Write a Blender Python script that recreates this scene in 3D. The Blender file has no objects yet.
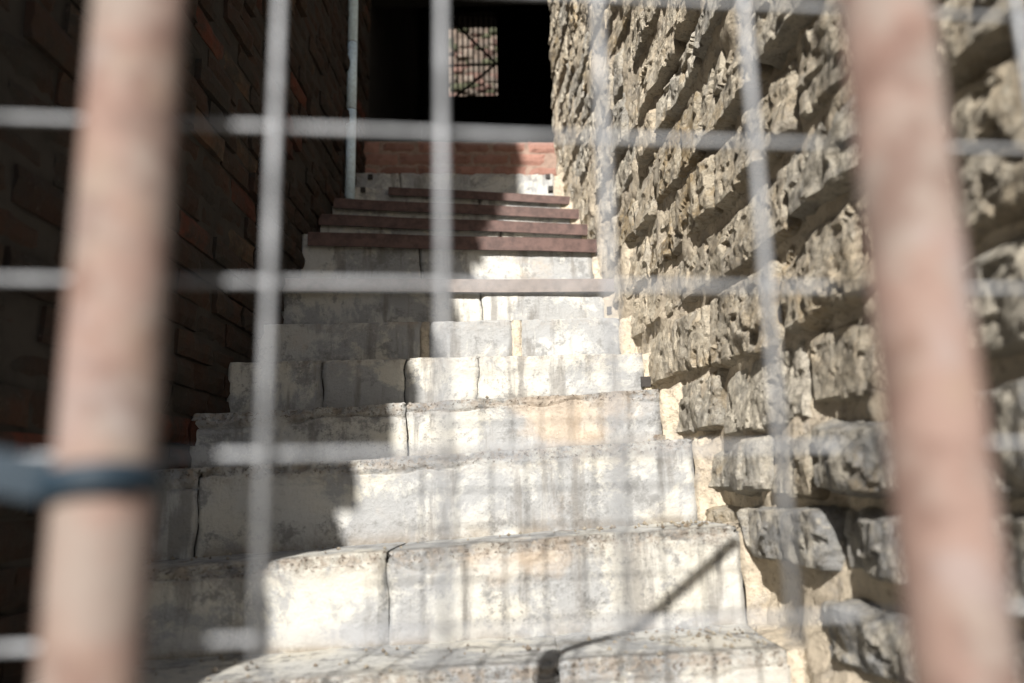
import bpy, math, random
import numpy as np
from mathutils import Matrix, Vector

random.seed(7)
RNG = np.random.default_rng(11)
SC = bpy.context.scene
COL = SC.collection

# ------------------------------------------------------------------ camera
EYE = 0.80                     # eye height above the ground, photographer crouching
F = 770.0                      # focal length in pixels of the 1024 px wide frame
PITCH, ROLL = math.radians(10.4), math.radians(1.2)
cam = bpy.data.cameras.new('camera'); camo = bpy.data.objects.new('camera', cam); COL.objects.link(camo)
cam.sensor_width = 36.0; cam.lens = F * 36.0 / 1024.0
cam.clip_start = 0.02; cam.clip_end = 500
camo.matrix_world = Matrix.Translation((0, 0, EYE)) @ Matrix.Rotation(math.pi/2 + PITCH, 4, 'X') @ Matrix.Rotation(-ROLL, 4, 'Z')
cam.dof.use_dof = True; cam.dof.focus_distance = 2.25; cam.dof.aperture_fstop = 2.1
cam.dof.aperture_blades = 0
SC.camera = camo

# ------------------------------------------------------------------ sky, sun, exposure
SUN = Vector((0.20, 1.0, -0.62)).normalized()          # direction the light travels
ELEV = math.asin(-SUN.z)
w = bpy.data.worlds.new('World'); SC.world = w; w.use_nodes = True
nt = w.node_tree; bg = nt.nodes['Background']
sky = nt.nodes.new('ShaderNodeTexSky'); sky.sky_type = 'NISHITA'; sky.sun_disc = False
sky.sun_elevation = ELEV; sky.sun_rotation = math.radians(180 + 11.3)
nt.links.new(sky.outputs[0], bg.inputs[0]); bg.inputs[1].default_value = 0.05
sl = bpy.data.lights.new('sun', 'SUN'); sl.energy = 5.0; sl.angle = math.radians(0.62); sl.color = (1.0, 0.965, 0.915)
so = bpy.data.objects.new('sun', sl); COL.objects.link(so); so.location = (-3, -8, 8)
so.rotation_euler = SUN.to_track_quat('-Z', 'Y').to_euler()
SC.view_settings.view_transform = 'Standard'; SC.view_settings.look = 'None'
SC.view_settings.gamma = 1.0; SC.view_settings.exposure = 1.08
SC.cycles.use_denoising = True
SC.cycles.max_bounces = 8

# ------------------------------------------------------------------ helpers
def ray(px, py):
    """slopes (x/y, z/y) of the sight line through a pixel, used to measure sizes from the photograph"""
    u = (px-512)/F; v = -(py-341.5)/F
    u2 = u*math.cos(ROLL)+v*math.sin(ROLL); v2 = -u*math.sin(ROLL)+v*math.cos(ROLL)
    y = math.cos(PITCH)-v2*math.sin(PITCH); z = math.sin(PITCH)+v2*math.cos(PITCH)
    return u2/y, z/y
def at(px, py, d):
    a, b = ray(px, py); return Vector((a*d, d, EYE+b*d))
def project(p):
    q = camo.matrix_world.inverted() @ Vector(p)
    if q.z > -0.02: return None
    return 512+F*q.x/-q.z, 341.5-F*q.y/-q.z

def _hash(ix, iy, iz, seed):
    h = (ix.astype(np.int64)*374761393 + iy.astype(np.int64)*668265263 + iz.astype(np.int64)*2147483647 + seed*974634777) & 0xFFFFFFFF
    h = ((h ^ (h >> 13))*1274126177) & 0xFFFFFFFF
    h = ((h ^ (h >> 16))*2246822519) & 0xFFFFFFFF
    return ((h ^ (h >> 15)) & 0xFFFFFF)/float(0xFFFFFF)*2-1
def noise(x, y, z=0.0, seed=0):
    x = np.asarray(x, float); y = np.asarray(y, float); z = np.asarray(z, float)+0*x
    fx, fy, fz = np.floor(x), np.floor(y), np.floor(z)
    tx, ty, tz = x-fx, y-fy, z-fz
    s = lambda t: t*t*t*(t*(t*6-15)+10)
    tx, ty, tz = s(tx), s(ty), s(tz)
    r = 0
    for i in (0, 1):
        for j in (0, 1):
            for k in (0, 1):
                r = r + (tx if i else 1-tx)*(ty if j else 1-ty)*(tz if k else 1-tz)*_hash(fx+i, fy+j, fz+k, seed)
    return r
def fbm(x, y, z=0.0, seed=0, o=4, g=0.5):
    r, a = 0, 1.0
    for i in range(o):
        r = r + a*noise(x*2**i, y*2**i, np.asarray(z)*2**i, seed+i*17); a *= g
    return r
def sstep(a, b, x):
    t = np.clip((x-a)/(b-a), 0, 1); return t*t*(3-2*t)

def mesh_obj(name, verts, faces, mat, parent=None, smooth=True):
    me = bpy.data.meshes.new(name); me.from_pydata([tuple(v) for v in verts], [], [tuple(f) for f in faces])
    if smooth: me.polygons.foreach_set('use_smooth', [True]*len(me.polygons))
    if mat: me.materials.append(mat)
    me.update()
    o = bpy.data.objects.new(name, me); COL.objects.link(o)
    if parent: o.parent = parent
    return o
def grid_faces(nu, nv, flip=False):
    i = np.arange(nu-1)[:, None]*nv+np.arange(nv-1)[None, :]
    f = np.stack([i, i+nv, i+nv+1, i+1], -1).reshape(-1, 4)
    return f[:, ::-1] if flip else f
def fast_obj(name, V, Q, mat, parent=None, smooth=True):
    """numpy verts and quads to one mesh object"""
    V = np.asarray(V, np.float32); Q = np.asarray(Q, np.int32)
    me = bpy.data.meshes.new(name)
    me.vertices.add(len(V)); me.vertices.foreach_set('co', V.ravel())
    me.loops.add(Q.size); me.loops.foreach_set('vertex_index', Q.ravel())
    me.polygons.add(len(Q)); me.polygons.foreach_set('loop_start', np.arange(0, Q.size, 4, dtype=np.int32))
    me.polygons.foreach_set('use_smooth', [smooth]*len(Q))
    if mat: me.materials.append(mat)
    me.update(calc_edges=True); me.validate()
    o = bpy.data.objects.new(name, me); COL.objects.link(o)
    if parent: o.parent = parent
    return o
def box_vf(a, b):
    (x0, y0, z0), (x1, y1, z1) = a, b
    v = [(x0,y0,z0),(x1,y0,z0),(x1,y1,z0),(x0,y1,z0),(x0,y0,z1),(x1,y0,z1),(x1,y1,z1),(x0,y1,z1)]
    return v, [(0,3,2,1),(4,5,6,7),(0,1,5,4),(1,2,6,5),(2,3,7,6),(3,0,4,7)]
def box(name, a, b, mat, parent=None):
    return mesh_obj(name, *box_vf(a, b), mat, parent, False)
def tube_vf(pts, rad, n=16, wob=0.0, seed=0):
    V, Fc = [], []
    for i, p in enumerate(pts):
        p = Vector(p); a = Vector(pts[max(i-1, 0)]); b = Vector(pts[min(i+1, len(pts)-1)])
        t = (b-a).normalized(); u = t.orthogonal().normalized() if i == 0 else (u-t*u.dot(t)).normalized(); vv = t.cross(u)
        r = rad[i] if isinstance(rad, (list, tuple)) else rad
        for k in range(n):
            q = 2*math.pi*k/n; V.append(p+(u*math.cos(q)+vv*math.sin(q))*r)
    for i in range(len(pts)-1):
        for k in range(n):
            Fc.append((i*n+k, i*n+(k+1) % n, (i+1)*n+(k+1) % n, (i+1)*n+k))
    Fc.append(tuple(reversed(range(n)))); Fc.append(tuple(range((len(pts)-1)*n, len(pts)*n)))
    return V, Fc
def tube(name, pts, rad, mat, parent=None, n=16):
    return mesh_obj(name, *tube_vf(pts, rad, n), mat, parent)
def thing(name, label, cat, loc=(0, 0, 0), group=None):
    o = bpy.data.objects.new(name, None); COL.objects.link(o); o.location = loc; o.empty_display_size = .1
    o['label'] = label; o['category'] = cat
    if group: o['group'] = group
    return o
def adopt(o, parent):
    """parent o while keeping its world-space vertices"""
    o.parent = parent; o.matrix_parent_inverse = Matrix.Translation(parent.location).inverted(); return o
def tag(o, label, cat, group=None):
    o['label'] = label; o['category'] = cat
    if group: o['group'] = group
    return o

# ------------------------------------------------------------------ materials
class M:
    def __init__(s, name, rough=0.9, spec=0.25):
        s.m = bpy.data.materials.new(name); s.m.use_nodes = True
        s.t = s.m.node_tree; s.b = s.t.nodes['Principled BSDF']
        s.b.inputs['Roughness'].default_value = rough; s.b.inputs['Specular IOR Level'].default_value = spec
        s.co = s.n('ShaderNodeTexCoord').outputs['Object']
    def n(s, t): return s.t.nodes.new(t)
    def l(s, a, b): s.t.links.new(a, b)
    def geo(s): s.co = s.n('ShaderNodeNewGeometry').outputs['Position']; return s
    def scaled(s, v):
        m = s.n('ShaderNodeMapping'); s.l(s.co, m.inputs[0]); m.inputs['Scale'].default_value = v; return m.outputs[0]
    def noise(s, scale, detail=6, rough=.6, co=None, dist=0):
        n = s.n('ShaderNodeTexNoise'); s.l(co or s.co, n.inputs['Vector'])
        n.inputs['Scale'].default_value = scale; n.inputs['Detail'].default_value = detail
        n.inputs['Roughness'].default_value = rough; n.inputs['Distortion'].default_value = dist
        return n.outputs['Fac']
    def vor(s, scale, feat='F1', co=None):
        n = s.n('ShaderNodeTexVoronoi'); n.feature = feat; s.l(co or s.co, n.inputs['Vector']); n.inputs['Scale'].default_value = scale
        return n.outputs['Distance']
    def ramp(s, fac, lo, hi, a=0.0, b=1.0):
        n = s.n('ShaderNodeMapRange'); n.interpolation_type = 'SMOOTHSTEP'; s.l(fac, n.inputs[0])
        for i, v in zip((1, 2, 3, 4), (lo, hi, a, b)): n.inputs[i].default_value = v
        return n.outputs[0]
    def mix(s, fac, a, b, mode='MIX'):
        n = s.n('ShaderNodeMix'); n.data_type = 'RGBA'; n.blend_type = mode
        if isinstance(fac, (int, float)): n.inputs[0].default_value = fac
        else: s.l(fac, n.inputs[0])
        for i, c in ((6, a), (7, b)):
            if isinstance(c, tuple): n.inputs[i].default_value = (*c, 1)
            else: s.l(c, n.inputs[i])
        return n.outputs[2]
    def math(s, op, a, b=0.0):
        n = s.n('ShaderNodeMath'); n.operation = op
        for i, c in enumerate((a, b)):
            if isinstance(c, (int, float)): n.inputs[i].default_value = c
            else: s.l(c, n.inputs[i])
        return n.outputs[0]
    def objcol(s): return s.n('ShaderNodeObjectInfo').outputs['Color']
    def attr(s, name):
        n = s.n('ShaderNodeAttribute'); n.attribute_name = name; return n.outputs['Fac']
    def out(s, col, height=None, strength=.5, dist=.01):
        if isinstance(col, tuple): s.b.inputs['Base Color'].default_value = (*col, 1)
        else: s.l(col, s.b.inputs['Base Color'])
        if height is not None:
            n = s.n('ShaderNodeBump'); n.inputs['Strength'].default_value = strength; n.inputs['Distance'].default_value = dist
            s.l(height, n.inputs['Height']); s.l(n.outputs[0], s.b.inputs['Normal'])
        return s.m

def m_rock():
    m = M('rough_stone').geo(); c = m.objcol()
    st = m.scaled((34, 34, 9))
    a = m.noise(9, 9, .72); b = m.noise(30, 9, .76); g = m.noise(1.4, 8, .7, st); q = m.noise(110, 6, .78)
    col = m.mix(m.ramp(a, .42, .56), c, m.mix(.7, c, (.60, .54, .43)))
    col = m.mix(m.ramp(m.noise(4, 8, .72), .55, .64, 0, .6), col, (.33, .235, .12))
    col = m.mix(m.ramp(m.noise(6, 9, .75), .50, .58, 0, .6), col, m.mix(.6, c, (.30, .30, .29)))
    col = m.mix(m.ramp(b, .50, .62, 0, .65), col, m.mix(.7, c, (.15, .13, .105)))
    col = m.mix(m.ramp(q, .53, .63, 0, .65), col, (.10, .088, .07))
    col = m.mix(m.ramp(m.noise(55, 6, .7), .58, .66, 0, .7), col, (.62, .57, .47))
    h = m.math('ADD', m.math('MULTIPLY', b, 1.0), m.math('MULTIPLY', g, .6))
    h = m.math('ADD', h, m.math('MULTIPLY', q, .7))
    return m.out(col, h, 1.0, .02)
def m_mortar():
    m = M('lime_mortar').geo(); a = m.noise(7, 7, .65); b = m.noise(60, 7, .7)
    col = m.mix(m.ramp(a, .35, .7), (.58, .50, .38), (.43, .365, .28))
    col = m.mix(m.ramp(m.noise(13, 7, .7), .5, .65, 0, .7), col, (.33, .30, .26))
    col = m.mix(m.ramp(b, .52, .68, 0, .7), col, (.20, .165, .125))
    return m.out(col, m.math('ADD', b, m.noise(22, 6, .6)), .9, .014)
def m_step():
    m = M('weathered_step_stone').geo()
    big = m.noise(3.2, 10, .74, dist=.4); mid = m.noise(11, 10, .76); fine = m.noise(70, 8, .78)
    col = m.mix(m.ramp(m.noise(4.6, 5, .55), .42, .62), (.47, .465, .44), (.53, .505, .44))
    col = m.mix(m.ramp(big, .47, .54, 0, .85), col, (.295, .30, .302))
    col = m.mix(m.ramp(mid, .53, .62, 0, .8), col, (.20, .20, .195))
    drip = m.noise(1.0, 6, .6, m.scaled((16, 16, 2.2)))
    col = m.mix(m.ramp(drip, .53, .66, 0, .75), col, (.19, .18, .165))
    col = m.mix(m.ramp(m.noise(1.0, 4, .5, m.scaled((22, 22, 3.0))), .66, .74, 0, .4), col, (.56, .54, .49))
    col = m.mix(m.math('MULTIPLY', m.ramp(fine, .50, .66, 0, .8), m.ramp(m.noise(2.7, 5, .6), .46, .60, .12, 1)), col, (.14, .137, .13))
    col = m.mix(m.ramp(m.noise(2.1, 6, .6), .60, .70, 0, .6), col, (.48, .37, .26))
    e = m.attr('edge')
    ed = m.math('MULTIPLY', e, m.ramp(m.noise(45, 6, .7), .42, .60))
    pits = m.math('MULTIPLY', m.ramp(e, .25, .7), m.ramp(m.noise(110, 5, .65), .55, .63))
    col = m.mix(m.math('MULTIPLY', ed, .75), col, (.33, .275, .22))
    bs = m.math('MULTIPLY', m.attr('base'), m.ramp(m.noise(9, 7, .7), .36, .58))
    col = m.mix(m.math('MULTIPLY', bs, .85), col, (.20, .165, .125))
    col = m.mix(m.math('MULTIPLY', pits, .8), col, (.10, .075, .055))
    spk = m.ramp(m.noise(150, 3, .6), .66, .74, 0, .6)
    col = m.mix(m.math('MULTIPLY', spk, m.math('ADD', m.math('MULTIPLY', e, .8), .25)), col, (.07, .06, .055))
    crack = m.ramp(m.vor(2.6, 'DISTANCE_TO_EDGE', m.mixco()), .0, .006, 1, 0)
    col = m.mix(m.math('MULTIPLY', crack, .0), col, (.06, .05, .04))
    h = m.math('ADD', m.math('MULTIPLY', mid, 1.0), m.math('MULTIPLY', fine, .55))
    h = m.math('ADD', h, m.math('MULTIPLY', m.math('MULTIPLY', m.noise(55, 7, .75), e), 1.6))
    return m.out(col, h, .9, .012)
M.mixco = lambda s: s.co
def m_brick(name, c1, c2, dark_tone, amt):
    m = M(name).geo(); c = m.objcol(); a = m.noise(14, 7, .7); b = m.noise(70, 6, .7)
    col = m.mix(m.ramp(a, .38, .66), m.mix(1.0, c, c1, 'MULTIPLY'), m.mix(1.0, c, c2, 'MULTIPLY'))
    col = m.mix(m.ramp(m.noise(6, 7, .7), .5-amt, .75-amt), col, dark_tone)
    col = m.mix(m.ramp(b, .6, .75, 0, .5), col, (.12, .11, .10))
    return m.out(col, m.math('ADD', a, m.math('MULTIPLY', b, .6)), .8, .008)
def m_rust():
    m = M('rusty_painted_tube', .75, .25).geo(); a = m.noise(60, 7, .65); b = m.noise(22, 5, .6)
    col = m.mix(m.ramp(b, .40, .58), (.165, .132, .112), (.168, .112, .091))
    col = m.mix(m.ramp(m.noise(34, 4, .6), .48, .62, 0, .65), col, (.092, .052, .040))
    col = m.mix(m.ramp(m.noise(18, 4, .6), .55, .66, 0, .45), col, (.19, .165, .158))
    col = m.mix(m.ramp(m.noise(27, 4, .6), .55, .66, 0, .4), col, (.175, .13, .098))
    return m.out(col, a, .4, .003)
def m_plain(name, col, rough=.6, metal=0.0, var=.25, sc=20):
    m = M(name, rough).geo(); m.b.inputs['Metallic'].default_value = metal
    c = m.mix(m.ramp(m.noise(sc, 6, .65), .35, .7), col, tuple(v*(1-var) for v in col))
    return m.out(c, m.noise(sc*4, 5, .6), .25, .003)
ROCK, MORTAR, STEP = m_rock(), m_mortar(), m_step()
OLDBRICK = m_brick('darkened_brick', (.9, .55, .42), (.8, .72, .62), (.022, .019, .016), .11)  # brick colour darkened to deepen the left wall's shade
REDBRICK = m_brick('red_brick', (1, 1, 1), (.8, .75, .72), (.16, .09, .07), -.14)
RUST = m_rust()
WIRE = m_plain('galvanised_wire', (.33, .34, .355), .5, .0, .45, 45)
PIPE = m_plain('galvanised_pipe', (.70, .86, .96), .4, .0, .25, 60)
DARKSTEEL = m_plain('dark_iron', (.035, .03, .027), .7, 0, .3, 50)
UNLITPLASTER = m_plain('unlit_plaster', (.022, .020, .018), .95, 0, .4, 6)  # near-black colour stands in for the passage's lack of light
DARKMORTAR = m_plain('darkened_mortar', (.035, .030, .026), .95, 0, .4, 12)  # darkened like the bricks, shade put into the colour
BLUE = m_plain('blue_strap_plastic', (.014, .026, .038), .55, 0, .2, 30)
NOSE = m_plain('brown_painted_iron', (.105, .062, .052), .6, 0, .5, 25)
NOSEGREY = m_plain('dusty_brown_iron', (.23, .19, .165), .65, 0, .35, 25)
BRICKMORTAR = m_plain('brick_mortar', (.27, .19, .15), .95, 0, .3, 30)
FARWALL = m_plain('far_wall_render', (.13, .10, .08), .95, 0, .5, 9)
CORE = m_plain('dark_joint_fill', (.10, .085, .07), .95, 0, .4, 30)
EARTH = m_plain('dirt_ground', (.20, .17, .13), .95, 0, .4, 8)

# ------------------------------------------------------------------ ground
g = fast_obj('ground', [(-40, -40, 0), (40, -40, 0), (40, 40, 0), (-40, 40, 0)], [(0, 1, 2, 3)], EARTH); g['kind'] = 'structure'

# ------------------------------------------------------------------ right wall of rock-faced stones
def xr(d): return .525+(d-1.42)*(-.08)
TD = Vector((-.08, 1, 0)).normalized(); TN = Vector((-TD.y, TD.x, 0))      # along the wall, out towards the stairs
WB = Vector((xr(0.0), 0.0, 0.0))
S0, S1, WTOP = 0.12, 4.46, 5.6
def wallpt(s, v, h):
    s, v, h = np.asarray(s), np.asarray(v), np.asarray(h)
    return np.stack([WB.x+TD.x*s+TN.x*h, WB.y+TD.y*s+TN.y*h, v+0*s], -1)

STEPS = [ # k, left px, right px of the front top edge as measured, riser block joints in px
 (0, (161, 690), (815, 648)), (1, (160, 568), (750, 524)), (2, (165, 470), (720, 437)), (3, (204, 413), (690, 387)),
 (4, (234, 362), (664, 352)), (5, (278, 324), (643, 317)), (6, (286, 280), (622, 281)), (7, (320, 234), (597, 241)),
 (8, (330, 216), (588, 226)), (9, (340, 200), (580, 211)), (10, (348, 186), (572, 198)), (11, (355, 172), (566, 174)),
 (12, (365, 140), (555, 141))]
D1, RUN, SKEW = 1.37, .247, .10
XL = -.855
def step_line(px_l, px_r, k):
    P = []
    for p in (px_l, px_r):
        a, b = ray(*p); d = (D1+RUN*k)/(1-SKEW*a); P.append(Vector((a*d, d, EYE+b*d)))
    L, R = P; t = (R-L)/(R.x-L.x)
    return lambda x: L+t*(x-L.x)
LINES = [step_line(l, r, k) for k, l, r in STEPS]
def extra(k):
    first = LINES[0]
    return lambda x: first(x)+Vector((0, RUN*k, .178*k))
LINES = [extra(-3), extra(-2), extra(-1)]+LINES            # three more steps below the frame
KOFF = 3
def stair_z(d):
    z = 0
    for ln in LINES:
        p = ln(.45)
        if p.y <= d: z = p.z
    return z

wall = thing('stone_wall', 'sunlit rough rock-faced rubble stone wall along the right of the stairs', 'wall', WB)
# mortar bed
ns, nv = 200, 200
ss, vv = np.meshgrid(np.linspace(S0-.02, S1, ns), np.linspace(-.02, 3.6, nv), indexing='ij')
lowz = np.array([stair_z(q) for q in ss[:, 0]])[:, None]+.42-vv
hh = -.014+.008*sstep(1.6, 3.0, ss)+.034*sstep(-.1, .30, lowz)*(1-.75*sstep(1.35, 1.9, ss))*(.75+.5*fbm(ss*5, vv*5, 0, 13, 3))+.014*fbm(ss*7, vv*7, 0, 3, 4)+.006*fbm(ss*40, vv*40, 0, 5, 2)
adopt(fast_obj('mortar', wallpt(ss, vv, hh).reshape(-1, 3), grid_faces(ns, nv, True), MORTAR), wall)
# wall body behind the bed
def prism(name, s0, s1, z0, z1, h0, h1, mat, parent):
    c = [wallpt(s, z, h) for z in (z0, z1) for s, h in ((s0, h0), (s1, h0), (s1, h1), (s0, h1))]
    return adopt(mesh_obj(name, c, [(0,1,2,3),(7,6,5,4),(0,4,5,1),(1,5,6,2),(2,6,7,3),(3,7,4,0)], mat, None, False), parent)
prism('wall_core', S0-.02, S1, 0, WTOP, -.06, -.55, MORTAR, wall)

def stone_grid(l, h, res, seed, prot, lean=1.0):
    nu, nv = max(10, int(l/res)), max(10, int(h/res))
    u, v = np.meshgrid(np.linspace(-l/2-.012, l/2+.012, nu), np.linspace(-h/2-.012, h/2+.012, nv), indexing='ij')
    rg = np.random.default_rng(seed)
    wu = u+.008*fbm(u*9, v*9, seed*.37, 1, 3); wv = v+.008*fbm(u*9, v*9, seed*.37+40, 2, 3)
    r = min(l, h)*rg.uniform(.06, .22)
    dx, dy = l/2-abs(wu), h/2-abs(wv)
    sd = r-np.hypot(np.maximum(r-dx, 0), np.maximum(r-dy, 0))
    sd = np.where((dx < 0) | (dy < 0), np.minimum(dx, dy), sd)
    ramp = sstep(-.004, rg.uniform(.008, .022), sd)
    pl = []
    for i in range(rg.integers(4, 7)):
        a = rg.uniform(0, 2*math.pi); m = rg.uniform(.04, .28)
        off = rg.uniform(.1, .75)
        pl.append(prot*(1+rg.uniform(0, .25))-(math.cos(a)*wu+math.sin(a)*wv-off*min(l, h)*.35)*m)
    pl.append(0*u+prot*rg.uniform(.9, 1.15))
    face = np.min(pl, 0)
    face = np.maximum(face, .006)-v*rg.uniform(.04, .20)*lean
    ns_ = int(np.clip(l*h/.0022, 8, 40))
    cu, cv = rg.uniform(-l/2, l/2, ns_), rg.uniform(-h/2, h/2, ns_)
    fu = u+.004*fbm(u*30, v*30, seed*.4, 61, 2); fv = v+.004*fbm(u*30, v*30, seed*.4, 67, 2)
    D = (fu[..., None]-cu)**2*1.1+(fv[..., None]-cv)**2*1.0
    idx = D.argmin(-1)
    fac = (rg.normal(0, .0022, ns_)[idx]+rg.normal(0, .09, ns_)[idx]*(u-cu[idx])+rg.normal(-.03, .11, ns_)[idx]*(v-cv[idx]))
    ridg = 1-abs(fbm(u*26, v*11, seed*1.3, 7, 3))*1.6
    rough = (.0035*fbm(u*13, v*15, seed*.7, 4, 2)+fac)+    .0008*ridg+.0022*fbm(u*44, v*50, seed*.9, 9, 2, .6)-.003
    # broken pits
    pit = np.minimum(0, fbm(u*24, v*30, seed*.5, 21, 3)+.68)*.028
    H = -.032+ramp*(.032+face+rough+pit)
    return u, v, H, nu, nv

courses = []
z = .10
while z < 4.0:
    hgt = random.choice((.125, .15, .17, .185, .205, .23)); courses.append((z, z+hgt)); z += hgt+random.uniform(.006, .02)
def tint(d, zc):
    r = random.random()
    if r < .58: c = (.53, .445, .325)
    elif r < .75: c = (.42, .39, .335)
    elif r < .90: c = (.56, .51, .42)
    else: c = (.42, .32, .19)
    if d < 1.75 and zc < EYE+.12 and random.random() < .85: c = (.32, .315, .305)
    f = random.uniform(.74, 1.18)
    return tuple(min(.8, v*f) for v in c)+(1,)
rest_V, rest_Q, rest_n = [], [], 0
n_st = 0
for ci, (z0, z1) in enumerate(courses):
    s = S0-random.uniform(0, .3)
    while s < S1-.03:
        l = random.choice((.18, .27, .34, .40, .46, .54))*random.uniform(.85, 1.15)
        if s+l > S1-.10: l = S1-s+random.uniform(-.015, .02)
        a0, a1 = max(s, S0), s+l
        subs = [(z0, z1)]
        if z1-z0 > .155 and l < .30 and random.random() < .3:
            zm = z0+(z1-z0)*random.uniform(.4, .6); subs = [(z0, zm-.004), (zm+.006, z1)]
        for (b0, b1) in subs:
            sc_, ln_ = (a0+a1)/2, a1-a0-random.uniform(.002, .014)
            if ln_ < .05: continue
            wob = .024*float(noise(np.array([sc_*1.3]), np.array([ci*.37]), 0, 77)[0])
            zc, hg = (b0+b1)/2+wob, (b1-b0)+random.uniform(-.020, .012)
            d = WB.y+TD.y*sc_
            if zc+hg/2 < stair_z(d)-.06: continue
            seen = False
            for (qs, qz) in ((a0, b0), (a1, b0), (a0, b1), (a1, b1), (sc_, zc)):
                pp = project(wallpt(qs, qz, 0.03).tolist())
                if pp and -25 < pp[0] < 1080 and -30 < pp[1] < 715: seen = True
            prot = random.uniform(.006, .021) if random.random() < .86 else random.uniform(.021, .038)
            far = min(1, max(0, (d-1.7)/1.3)); lean = 1-.6*far; prot *= 1-.3*far
            if d < 1.8 and zc < EYE+.15: prot += .010; lean = .35
            seed = random.randrange(1, 90000)
            res = .0055 if (seen and d < 2.3) else (.009 if seen else .03)
            u, v, H, nu, nv = stone_grid(ln_, hg, res, seed, prot, lean)
            tilt = random.uniform(-.03, .03)
            V = wallpt(sc_+u, zc+v+u*tilt, H).reshape(-1, 3)
            Q = grid_faces(nu, nv, True)
            if seen:
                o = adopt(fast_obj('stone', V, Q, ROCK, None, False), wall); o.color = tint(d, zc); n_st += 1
            else:
                rest_V.append(V); rest_Q.append(Q+rest_n); rest_n += len(V)
        s += l
print('stones', n_st)
o = adopt(fast_obj('stones', np.concatenate(rest_V), np.concatenate(rest_Q), ROCK), wall); o['kind'] = 'stuff'; o.color = (.40, .35, .27, 1)

# ------------------------------------------------------------------ staircase
stairs = thing('staircase', 'worn pale stone staircase climbing between the two walls', 'staircase', LINES[0](-.15))
def block(x0, x1, top, bot, parent, seed, name='stone_block', chip=1.0, mat=STEP, depth=.34, res=.008, proud=0.0, js=(0, 0)):
    """one riser block with worn front, crumbling nosing and tread; top/bot give the edge line of this and the lower step"""
    nu = max(6, int((x1-x0)/res))
    rg = random.Random(seed)
    xs = np.linspace(x0, x1, nu)
    T = np.array([top(x) for x in xs]); B = np.array([bot(x) for x in xs])
    hgt = T[:, 2]-B[:, 2]+.03
    prof = [(0, t) for t in np.linspace(0, .80, 16)]+[(0, t) for t in np.linspace(.82, .985, 12)]
    prof += [(.004, 1.0)]+[(y, 1.0) for y in (.008, .012, .016, .020, .025, .030, .036, .042, .05, .06, .08, .11, .15, .20, .25, depth)]
    py = np.array([p[0] for p in prof]); pz = np.array([p[1] for p in prof]); npf = len(prof)
    Y = T[:, 1][:, None]+py[None, :]
    Z = T[:, 2][:, None]-hgt[:, None]*(1-pz[None, :])
    tt = ((xs-x0)/(x1-x0))[:, None]; Zr = Z*1.0
    def wig(j): return (.006*fbm(Zr*14, Y*6, j*3.1, 71, 3)+np.maximum(0, .0025*fbm(Zr*9, Y*3, j*1.7, 73, 2))) if j else 0*Zr
    X = xs[:, None]+(1-tt)*wig(js[0])+tt*(wig(js[1])-(.0 if not js[1] else np.maximum(0, .004*fbm(Zr*8, Y*3, js[1]*2.2, 79, 2))))
    front = (py <= .004)[None, :]+0*X > 0
    edge_d = np.hypot(py[None, :], (hgt[:, None]*(1-pz[None, :])))             # distance from the nosing line
    near = np.exp(-(edge_d/.015)**2)
    f = fbm(X*6, Z*6, seed*.13, 31, 4)
    ff = fbm(X*45, Z*45+Y*45, seed*.13, 37, 3)
    ch = np.clip(.12+.9*fbm(X*18, Y*9+Z*9, seed*.31, 41, 4, .7), 0, 1.2)*.013*chip
    fine = abs(fbm(X*60, Y*60+Z*60, seed*.7, 43, 3))*.007*chip
    push = np.minimum(near*(ch+fine), .019)
    zd = hgt[:, None]*(1-pz[None, :])
    if name == 'stone_block' and chip > .9:             # a broken crack that runs along under the tread
        cr = np.exp(-((zd-(.026+.016*fbm(X*6, X*0, seed*.9, 91, 3, .6)))/.0032)**2)*np.clip(fbm(X*3.5, X*0, seed*.6, 95, 2)*1.5+.55, 0, 1)*.014
        push = push+np.where(front, cr, 0)*np.where(zd > .006, 1.0, 0)
    end = np.minimum(tt*(x1-x0), (1-tt)*(x1-x0))+.004*fbm(X*0+Z*30, Z*20, seed*.2, 51, 2)
    joint = np.exp(-(np.maximum(end, 0)/.004)**2)*.012
    Y = Y+np.where(front, -.004*f-.0012*ff+joint-proud, -.0)+push
    Z = Z+np.where(front, 0, -.003*f-.0012*ff-.25*joint)-push*.75
    V = np.stack([X, Y, Z], -1).reshape(-1, 3)
    Q = grid_faces(nu, npf)
    o = adopt(fast_obj(name, V, Q, mat), parent)
    at_ = o.data.attributes.new('edge', 'FLOAT', 'POINT')
    wide = np.exp(-(edge_d/.035)**2)*min(1.0, chip)
    at_.data.foreach_set('value', wide.ravel().astype(np.float32))
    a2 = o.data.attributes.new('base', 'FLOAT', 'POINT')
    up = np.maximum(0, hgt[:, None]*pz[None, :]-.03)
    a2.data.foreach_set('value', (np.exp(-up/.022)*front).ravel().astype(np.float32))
    return o
JOINTS = {0: [560], 1: [387], 2: [195], 3: [407], 4: [322, 406, 478], 5: [424, 517], 6: [482],
          7: [420], 8: [500], 9: [440], 10: [480], 11: [400]}
CHIP = {0: 1.9, 1: 1.9, 2: 1.5, 3: 1.3, 4: .45, 5: .3, 6: .3}
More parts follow.
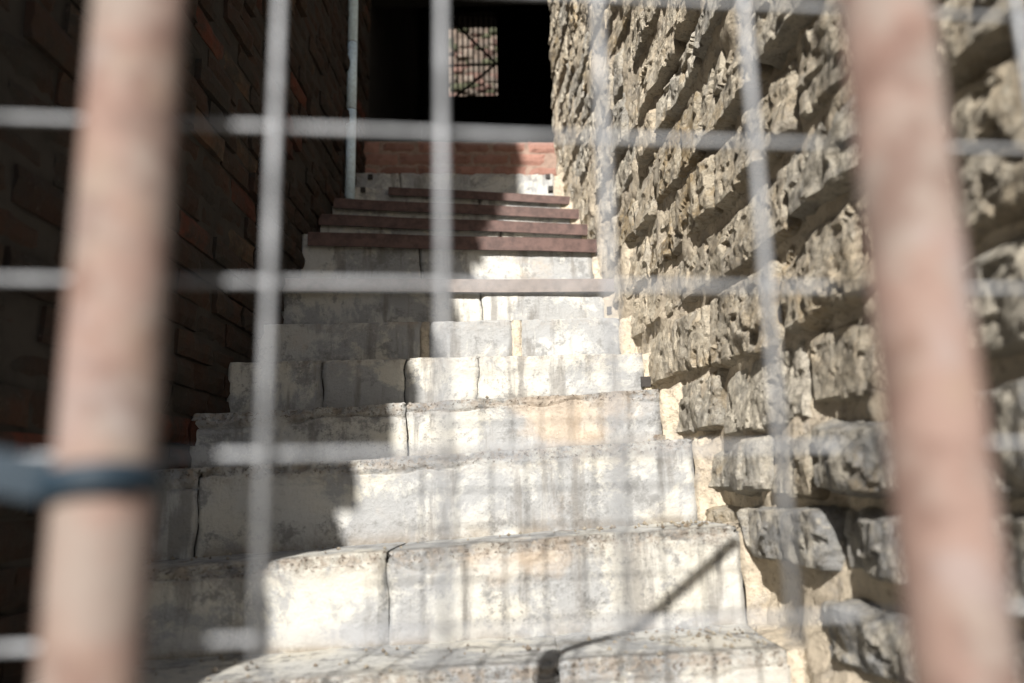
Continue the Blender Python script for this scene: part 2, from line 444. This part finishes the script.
for i in range(len(LINES)):
    k = i-KOFF
    if k == 12: continue
    top, bot = LINES[i], LINES[i-1] if i else (lambda x: Vector((x, LINES[0](x).y, -.03)))
    mid = top(-.15)
    st = bpy.data.objects.new('step', None); COL.objects.link(st); st.parent = stairs; st.location = mid-stairs.location
    st.empty_display_size = .05
    stw = type('w', (), {})
    xe = xr(mid.y)-random.uniform(.03, .06)
    xs = [XL]
    for j in JOINTS.get(k, []):
        yy = STEPS[k][1][1] if k >= 0 else 600
        a, b = ray(j, yy+20); d = (D1+RUN*k)/(1-SKEW*a); xs.append(a*d)
    xs.append(xe)
    if k < 0: xs = [XL, -.35, .15, xe]
    dst = Matrix.Translation(mid).inverted()
    def own(o):
        o.parent = st; o.matrix_parent_inverse = dst; return o
    # dark bedding behind the joints
    L, R = top(XL), top(xr(mid.y)+.06)
    v = [(L.x, L.y+.036, bot(XL).z-.03), (R.x, R.y+.036, bot(R.x).z-.03), (R.x, R.y+.34, bot(R.x).z-.03), (L.x, L.y+.34, bot(XL).z-.03),
         (L.x, L.y+.036, L.z-.028), (R.x, R.y+.036, R.z-.028), (R.x, R.y+.34, R.z-.028), (L.x, L.y+.34, L.z-.028)]
    own(mesh_obj('bedding', v, box_vf((0,0,0),(1,1,1))[1], CORE, None, False))
    for j in range(len(xs)-1):
        gapl = gapr = .0008
        if k == 5 and j in (1, 2): gapl = .016
        if k == 5 and j in (0, 1): gapr = .014
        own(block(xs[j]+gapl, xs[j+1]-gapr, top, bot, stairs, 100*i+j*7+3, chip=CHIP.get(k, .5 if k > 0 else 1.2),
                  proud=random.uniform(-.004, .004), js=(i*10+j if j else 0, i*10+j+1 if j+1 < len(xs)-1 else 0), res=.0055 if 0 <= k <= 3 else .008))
    if k == 5:      # cream mortar in the two wide joints
        for j in (1, 2):
            own(block(xs[j]-.017, xs[j]+.019, top, bot, stairs, 9000+j, 'joint_mortar', .3, MORTAR, .1, .004, -.003))
    # mortar fillet that joins the step to the wall
    xa, xb = xe-.004, xr(mid.y)+.05
    own(block(xa, xb, lambda x, t=top, a=xa: t(x)+Vector((0, -.9*max(0, x-a-.02), .55*max(0, x-a-.03))), bot, stairs, 5000+i, 'mortar_fillet', 1.3, MORTAR, .34, .005, .004, (900+i, 0)))
    # iron angle nosings
    if 6 <= k <= 10:
        xl = {6: -.84, 7: -.82, 8: -.84, 9: -.835, 10: -.62}[k]; xrr = {6: .40, 7: .365, 8: .355, 9: .345, 10: .33}[k]
        bh = {6: .050, 7: .058, 8: .052, 9: .050, 10: .044}[k]
        pts = []
        nseg = 14
        for q in range(nseg+1):
            x = xl+(xrr-xl)*q/nseg; p = top(x); wz = .0012*math.sin(q*.6+k)+.0004*random.uniform(-1, 1); p = p+Vector((0, -.026+.002*math.sin(q*.9+k*2), wz))
            pts.append([p+Vector((0, 0, -bh)), p+Vector((0, -.0005, -.003)), p+Vector((0, .003, 0)), p+Vector((0, .045, 0)), p+Vector((0, .045, -.006)), p+Vector((0, .006, -.006)), p+Vector((0, .006, -bh))])
        V = [v for r_ in pts for v in r_]; m_ = 7
        Fc = [(a*m_+b, (a+1)*m_+b, (a+1)*m_+(b+1) % m_, a*m_+(b+1) % m_) for a in range(nseg) for b in range(m_)]
        Fc += [tuple(range(m_)), tuple(reversed(range(nseg*m_, nseg*m_+m_)))]
        own(mesh_obj('iron_nosing', V, Fc, NOSEGREY if k == 6 else NOSE, None, False))
    # small dark boxes standing in for shaded holes in the risers
    for kk, px, py, sz in ((4, 648, 382, .032), (6, 612, 311, .03), (11, 548, 177, .026), (10, 551, 189, .026), (11, 373, 177, .024), (10, 366, 190, .024)):
        if kk == k:
            a, b = ray(px, py); p = top(a*(D1+RUN*k)); c = Vector((p.x, p.y, EYE+b*p.y))
            own(box('dark_hole', c-Vector((sz*.5, .012, sz*.5)), c+Vector((sz*.5, .03, sz*.5)), DARKSTEEL))
# ragged mortar ledge on the tall riser under the lowest dark nosing
# top riser of red brick
i = 12+KOFF; top, bot = LINES[i], LINES[i-1]; mid = top(-.15)
st = bpy.data.objects.new('step', None); COL.objects.link(st); st.parent = stairs; st.location = mid-stairs.location
dst = Matrix.Translation(mid).inverted()
def own(o):
    o.parent = st; o.matrix_parent_inverse = dst; return o
L, R = top(XL), top(xr(mid.y)+.06)
own(mesh_obj('bedding', [(L.x, L.y+.008, bot(XL).z-.03), (R.x, R.y+.008, bot(R.x).z-.03), (R.x, R.y+.36, bot(R.x).z-.03), (L.x, L.y+.36, bot(XL).z-.03),
     (L.x, L.y+.008, L.z-.004), (R.x, R.y+.008, R.z-.004), (R.x, R.y+.36, R.z-.004), (L.x, L.y+.36, L.z-.004)], box_vf((0,0,0),(1,1,1))[1], BRICKMORTAR, None, False))
def brick_mesh(name, l, dp, h, seed, mat):
    """worn brick, about fifty faces, centred on its front face, front towards -Y"""
    rg = random.Random(seed); V = []; nu, nz = 6, 3
    for a in range(nu+1):
        for b in range(nz+1):
            x = -l/2+l*a/nu; zz = -h/2+h*b/nz
            e = min(a, nu-a, b, nz-b)
            y = rg.uniform(-.0025, .0025)+(.006+rg.uniform(0, .006) if e == 0 else 0)
            V.append((x+rg.uniform(-.003, .003), y, zz+rg.uniform(-.002, .002)))
    Fc = [tuple(f) for f in grid_faces(nu+1, nz+1)]
    bl = [a*(nz+1) for a in range(nu+1)]; tl = [a*(nz+1)+nz for a in range(nu+1)]
    ring = bl+[nu*(nz+1)+b for b in range(1, nz+1)]+tl[-2::-1]+[b for b in range(nz-1, 0, -1)]
    base = len(V)
    for r_ in ring: V.append((V[r_][0], dp, V[r_][2]))
    n = len(ring)
    for q in range(n): Fc.append((ring[q], base+q, base+(q+1) % n, ring[(q+1) % n]))
    me = bpy.data.meshes.new(name); me.from_pydata(V, [], Fc); me.materials.append(mat); me.update(); return me
BR = [brick_mesh('red_brick', .2120, .10, .0715, s, REDBRICK) for s in range(5)]
hgt = mid.z-bot(-.15).z
for c in range(4):
    x = XL+(.0 if c % 2 else -.11)+.10
    while x < xr(mid.y)+.02:
        p = top(x); o = bpy.data.objects.new('brick', random.choice(BR)); COL.objects.link(o)
        o.location = (x, p.y+random.uniform(-.003, .003), p.z-.040-c*(hgt/4)); o.rotation_euler = (0, 0, SKEW)
        f = random.uniform(.8, 1.15); o.color = (.27*f, .15*f, .118*f, 1)
        o.parent = st; o.matrix_parent_inverse = dst
        x += .2185

# ------------------------------------------------------------------ left brick wall, its shade deepened by dark colours
LX = -.838
bw = thing('brick_wall', 'old brick wall in shade, coloured extra dark for it, along the left of the stairs', 'wall', (LX, 0, 0))
BY0, BY1, BZ1 = -.20, 4.40, 5.8
adopt(box('wall_core', (LX-.45, BY0, 0), (LX-.012, BY1, BZ1), DARKMORTAR), bw)
zq = 0.0
while zq < BZ1-.2:                                  # unseen teeth added to the wall end to break up its shadow edge
    hq = .0755; e = random.uniform(.0, .14) if zq < 2.0 else random.uniform(.04, .46)
    adopt(box('shadow_tooth', (LX-.42, BY0-e, zq+.004), (LX-.02, BY0+.002, min(zq+hq, BZ1)-.004), OLDBRICK), bw).color = (.10, .08, .065, 1); zq += hq
SB = []
for s in range(8):
    me = brick_mesh('darkened_brick', .212, .07, .066, 50+s, OLDBRICK)
    me.transform(Matrix.Rotation(math.pi/2, 4, 'Z')); SB.append(me)     # front now faces +X
shown, hidden = 0, []
c = 0; z = .04
while z < BZ1-.05:
    y = BY0+(.106 if c % 2 else .0)+.10+random.uniform(-.02, .02)
    while y < BY1-.06:
        seen = False
        for q in ((LX, y-.11, z-.03), (LX, y+.11, z-.03), (LX, y-.11, z+.03), (LX, y+.11, z+.03)):
            pp = project(q)
            if pp and -40 < pp[0] < 420 and -25 < pp[1] < 700: seen = True
        if z+.04 < stair_z(y): seen = False
        jit = (LX+random.uniform(-.012, .010)+(random.uniform(.0, .02) if random.random() < .2 else 0), y, z+random.uniform(-.003, .003))
        rot = (random.uniform(-.015, .015), random.uniform(-.03, .03), random.uniform(-.03, .03))
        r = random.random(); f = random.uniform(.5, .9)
        colr = (.052*f, .039*f, .031*f, 1) if r < .84 else ((.10*f, .042*f, .028*f, 1) if r < .92 else (.10*f, .085*f, .065*f, 1))  # tones kept near black so the shaded wall stays dark
        if seen and shown < 300:
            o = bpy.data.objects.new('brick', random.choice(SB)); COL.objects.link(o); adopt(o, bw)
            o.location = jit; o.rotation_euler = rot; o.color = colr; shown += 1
        else: hidden.append((jit, rot))
        y += .2225+random.uniform(-.006, .006)
    z += .0755; c += 1
print('bricks', shown, len(hidden))
V, Q = [], []
base = SB[0]; bv = np.array([v.co[:] for v in base.vertices]); bf = [tuple(p.vertices) for p in base.polygons]
for n, (loc, rot) in enumerate(hidden):
    V.append(bv+np.array(loc)); Q += [tuple(a+n*len(bv) for a in f) for f in bf]
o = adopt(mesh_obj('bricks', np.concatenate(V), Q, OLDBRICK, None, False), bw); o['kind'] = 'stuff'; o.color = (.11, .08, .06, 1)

# ------------------------------------------------------------------ dark covered passage at the head of the stairs
ZL = LINES[-1](-.15).z-.006
vault = thing('covered_passage', 'unlit covered passage, black inside, at the head of the stairs', 'passage', (0, 4.7, ZL))
PB = 7.5                                       # back wall
wl = at(444, 60, PB).x; wr = at(497, 60, PB).x; wb = at(470, 96, PB).z; wt = at(470, 28, PB+.3).z
adopt(box('landing', (-1.3, 4.62, ZL-.3), (2.2, PB+.3, ZL), UNLITPLASTER), vault)
adopt(box('side_wall', (-1.35, 4.40, 0), (-.90, PB+.3, 6.15), UNLITPLASTER), vault)
adopt(box('side_wall', (2.2, 4.40, 0), (2.5, PB+.3, 6.15), UNLITPLASTER), vault)
adopt(box('ceiling', (-1.35, 4.42, 6.15), (2.5, PB+.3, 6.3), UNLITPLASTER), vault)
adopt(box('skylight_block', (-.90, 4.47, EYE+3.20), (2.2, 4.75, 6.15), UNLITPLASTER), vault)  # unseen wall over the mouth, added to keep skylight out
adopt(box('front_wall', (.80, 4.47, 0), (2.2, 4.75, EYE+3.20), UNLITPLASTER), vault)
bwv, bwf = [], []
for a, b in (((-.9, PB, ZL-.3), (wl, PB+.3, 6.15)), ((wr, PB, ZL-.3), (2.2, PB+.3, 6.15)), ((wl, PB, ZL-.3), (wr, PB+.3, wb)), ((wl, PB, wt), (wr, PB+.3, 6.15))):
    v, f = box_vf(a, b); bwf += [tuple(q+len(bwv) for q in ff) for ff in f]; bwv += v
adopt(mesh_obj('back_wall', bwv, bwf, UNLITPLASTER, None, False), vault)

# iron grille in the little window
GY = PB+.06
gr = thing('window_grille', 'small dark iron window grille with vertical bars and two diagonals in the far wall', 'grille', ((wl+wr)/2, GY, wb))
for n in range(10):
    x = wl+(wr-wl)*(n+.5)/10; adopt(tube('bar', [(x, GY, wb-.005), (x, GY, wt+.005)], .009, DARKSTEEL, None, 8), gr)
def flat(name, p, q, wd):
    p, q = Vector(p), Vector(q); t = (q-p).normalized(); n = Vector((-t.z, 0, t.x))*wd/2; y = Vector((0, .008, 0)); o_ = Vector((0, -.016, 0))
    v = [p-n-y+o_, q-n-y+o_, q+n-y+o_, p+n-y+o_, p-n+y+o_, q-n+y+o_, q+n+y+o_, p+n+y+o_]
    adopt(mesh_obj(name, v, [(0,1,2,3),(7,6,5,4),(0,4,5,1),(1,5,6,2),(2,6,7,3),(3,7,4,0)], DARKSTEEL, None, False), gr)
zm = at(470, 66, GY).z
flat('cross_rail', (wl, GY, zm), (wr, GY, zm), .016)
flat('cross_rail', (wl, GY, wt-.012), (wr, GY, wt-.04), .016)
flat('diagonal_brace', (wl+.03, GY-.017, wt-.02), (wr-.01, GY-.017, zm), .022)
flat('diagonal_brace', (wl+.11, GY-.017, wb), (wr-.01, GY-.017, zm), .022)
# sunlit wall seen through it
fw = thing('far_wall', 'mottled sunlit rubble wall seen through the small barred window', 'wall', (0, 9.6, 0))
adopt(box('wall_core', (-4, 9.65, 0), (3, 10.1, 8.6), FARWALL), fw)
for n in range(190):
    x = random.uniform(-1.15, .15); zz = random.uniform(5.5, 7.3)
    u, v, H, nu, nv = stone_grid(random.uniform(.10, .24), random.uniform(.07, .14), .02, 700+n, random.uniform(.02, .05))
    V = np.stack([x+u, 9.64-H, zz+v], -1).reshape(-1, 3)
    o = adopt(fast_obj('stone', V, grid_faces(nu, nv), REDBRICK), fw)
    f = random.uniform(.5, 1.0); o.color = random.choice(((.13*f, .08*f, .065*f, 1), (.08*f, .085*f, .05*f, 1), (.17*f, .14*f, .115*f, 1)))

# ------------------------------------------------------------------ galvanised pipe standing against the left wall
a, b = ray(342, 195); pd = 3.74; px_, pz_ = a*pd+.040, EYE+b*pd
pz0 = LINES[9+KOFF](px_).z
pip = thing('pipe', 'pale galvanised pipe standing upright on the stairs by the dark left wall', 'pipe', (px_, pd, pz_))
zs = [pz_-.03, at(347, 110, pd).z, at(349, 43, pd).z, 5.2]
for n in range(3):
    adopt(tube('pipe_length', [(px_, pd, zs[n]+.002), (px_, pd, zs[n+1]-.002)], .0255, PIPE, None, 20), pip)
for n in (1, 2):
    adopt(tube('coupling', [(px_, pd, zs[n]-.005), (px_, pd, zs[n]+.005)], .0248, DARKSTEEL, None, 20), pip)

# ------------------------------------------------------------------ welded mesh panel close to the lens
MD, MYAW = .37, .115
mesh = thing('mesh_panel', 'blurred light grey welded wire mesh panel between lens and stairs', 'mesh', (0, MD, 0))
SP = .0828
x0 = None
a, _ = ray(443, 115); x0 = a*MD/(1-MYAW*a)
WR = .0021
_, b = ray(441, 122); zt = EYE+b*(MD+MYAW*x0); zbot = zt-3*SP-.012
for n in range(-6, 8):
    x = x0+n*SP*.993; y = MD+MYAW*x
    wob = random.uniform(-.002, .002)
    adopt(tube('vertical_wire', [(x, y, zbot), (x+wob, y, .95), (x-wob*.5, y, 1.4), (x, y, 2.3)], WR, WIRE, None, 12), mesh)
for n in range(-3, 18):
    z = zt+n*SP
    if z < .03: continue
    xa, xb = x0-6*SP-.03, x0+7*SP+.03
    ya = -.0065
    adopt(tube('horizontal_wire', [(xa, MD+MYAW*xa+ya+.0065+2*WR-.0005+.0065, z+.002), ((xa+xb)/2, MD+MYAW*(xa+xb)/2+ya+.0065+2*WR-.0005+.0065, z+random.uniform(-.0015, .0015)), (xb, MD+MYAW*xb+ya+.0065+2*WR-.0005+.0065, z)], WR*.78, WIRE, None, 12), mesh)

# ------------------------------------------------------------------ rusty tubular barrier
PD = .318
al = (ray(140, 0)[0]+ray(88, 683)[0])/2; ar = (ray(884, 0)[0]+ray(966, 683)[0])/2
lx, rx = al*PD, ar*PD
bar = thing('tubular_barrier', 'blurred rusty steel tube barrier standing right in front of the lens', 'barrier', (0, PD, 0))
RAD = .0190
ztop = EYE+.231
ln = LINES[1+KOFF]                                   # the stay leans so that its shadow crosses the second riser as in the photograph
def src(px, py):
    a, b = ray(px, py); d = ln(a*1.65).y; q = at(px, py, d); return q-SUN*((d-PD)/SUN.y)
Bs, Cs = src(652, 612), src(737, 540)
dm = MD+MYAW*Cs.x-.012                                # upper end tied to the mesh
Ce = Cs+SUN*((dm-PD)/SUN.y)
slope = (Cs.z-Bs.z)/(Cs.x-Bs.x); zb = lambda x: Bs.z+slope*(x-Bs.x)
print('stay', slope, zb(lx)-EYE, ztop-EYE)
adopt(tube('post', [(lx, PD, 0), (lx+.001, PD, .5), (lx, PD, max(ztop, zb(lx)))], RAD, RUST, None, 32), bar)
adopt(tube('post', [(rx, PD, 0), (rx-.001, PD, .5), (rx, PD, EYE+.224)], RAD, RUST, None, 32), bar)
adopt(tube('brace', [(lx, PD, max(ztop, zb(lx))-.012), tuple(Ce)], .0105, RUST, None, 24), bar)
# strap round the left post
zst = at(95, 487, PD).z
strap = thing('strap', 'dark blue plastic strap tied round the left rusty post', 'strap', (lx, PD, zst))
n = 40; V, Fc = [], []
for q in range(n):
    t = 2*math.pi*q/n; dz = .002*math.cos(t)-.003*math.sin(t)
    for r_, h_ in ((RAD+.0003, -.0065), (RAD+.004, -.0055), (RAD+.004, .0055), (RAD+.0003, .0065)):
        V.append((lx+r_*math.cos(t), PD+r_*math.sin(t), zst+h_+dz))
for q in range(n):
    for b_ in range(4): Fc.append((q*4+b_, ((q+1) % n)*4+b_, ((q+1) % n)*4+(b_+1) % 4, q*4+(b_+1) % 4))
adopt(mesh_obj('band', V, Fc, BLUE), strap)
V, Fc = [], []
m = 10
for q in range(m+1):
    x = lx-RAD*.9-.085*q/m; z = zst+.002+.016*math.sin(q/m*1.3); y = PD-.004-.012*math.sin(q/m*2.2)
    for dy, dz in ((-.002, -.0085), (.002, -.0085), (.002, .0085), (-.002, .0085)): V.append((x, y+dy, z+dz))
for q in range(m):
    for b_ in range(4): Fc.append((q*4+b_, (q+1)*4+b_, (q+1)*4+(b_+1) % 4, q*4+(b_+1) % 4))
Fc += [(0, 1, 2, 3), tuple(m*4+b_ for b_ in (3, 2, 1, 0))]
adopt(mesh_obj('loose_end', V, Fc, BLUE, None, False), strap)

# ------------------------------------------------------------------ small rubble on the treads
def rubble(px, py, k, size, label, colr):
    ln = LINES[k+KOFF]; a, b = ray(px, py); p = ln(a*(D1+RUN*k)); p = p+Vector((0, .035, 0))
    nu, nv = 14, 9; th, ph = np.meshgrid(np.linspace(0, 2*math.pi, nu), np.linspace(.05, math.pi-.05, nv), indexing='ij')
    sx, sy, sz = np.sin(ph)*np.cos(th), np.sin(ph)*np.sin(th), np.cos(ph)
    r = size*(1+.35*fbm(sx*1.6, sy*1.6, sz*1.6, px, 3))
    V = np.stack([p.x+sx*r*1.25, p.y+sy*r, p.z+size*.55+sz*r*.75], -1); V[-1] = V[0]
    o = fast_obj('loose_stone', V.reshape(-1, 3)-np.array(p[:]), grid_faces(nu, nv, True), ROCK); o.location = p; o.color = colr
    tag(o, label, 'stone')
rubble(665, 437, 2, .012, 'brown loose stone lying at the right end of a step beside the wall', (.22, .15, .11, 1))

# grit swept into the corners of the lower treads
gv, gf = [], []
OC = [(1, 0, 0), (-1, 0, 0), (0, 1, 0), (0, -1, 0), (0, 0, 1), (0, 0, -.6)]
OF = [(0, 2, 4), (2, 1, 4), (1, 3, 4), (3, 0, 4), (2, 0, 5), (1, 2, 5), (3, 1, 5), (0, 3, 5)]
for n in range(420):
    k = random.choice((0, 0, 0, 1, 1, 2, 3, 4)); ln = LINES[k+KOFF]
    x = random.uniform(-.80, xr(1.6)-.03) if random.random() < .55 else random.triangular(.1, xr(1.6)-.03, .45)
    back = random.triangular(.02, .235, .225) if random.random() < .7 else random.uniform(.015, .23)
    p = ln(x)+Vector((0, back, 0)); r = random.triangular(.0012, .0075, .002); q = random.uniform(0, 6.3)
    b0 = len(gv)
    for c in OC:
        t = Vector(c)*r*random.uniform(.7, 1.25); t.rotate(Matrix.Rotation(q, 3, 'Z')); gv.append(p+t+Vector((0, 0, r*.4)))
    gf += [tuple(v_+b0 for v_ in f_) for f_ in OF]
gr_ = mesh_obj('grit', gv, gf, ROCK, None, False); gr_['kind'] = 'stuff'; gr_['label'] = 'fine grit and mortar crumbs lying on the lower treads'; gr_['category'] = 'grit'; gr_.color = (.30, .24, .18, 1)
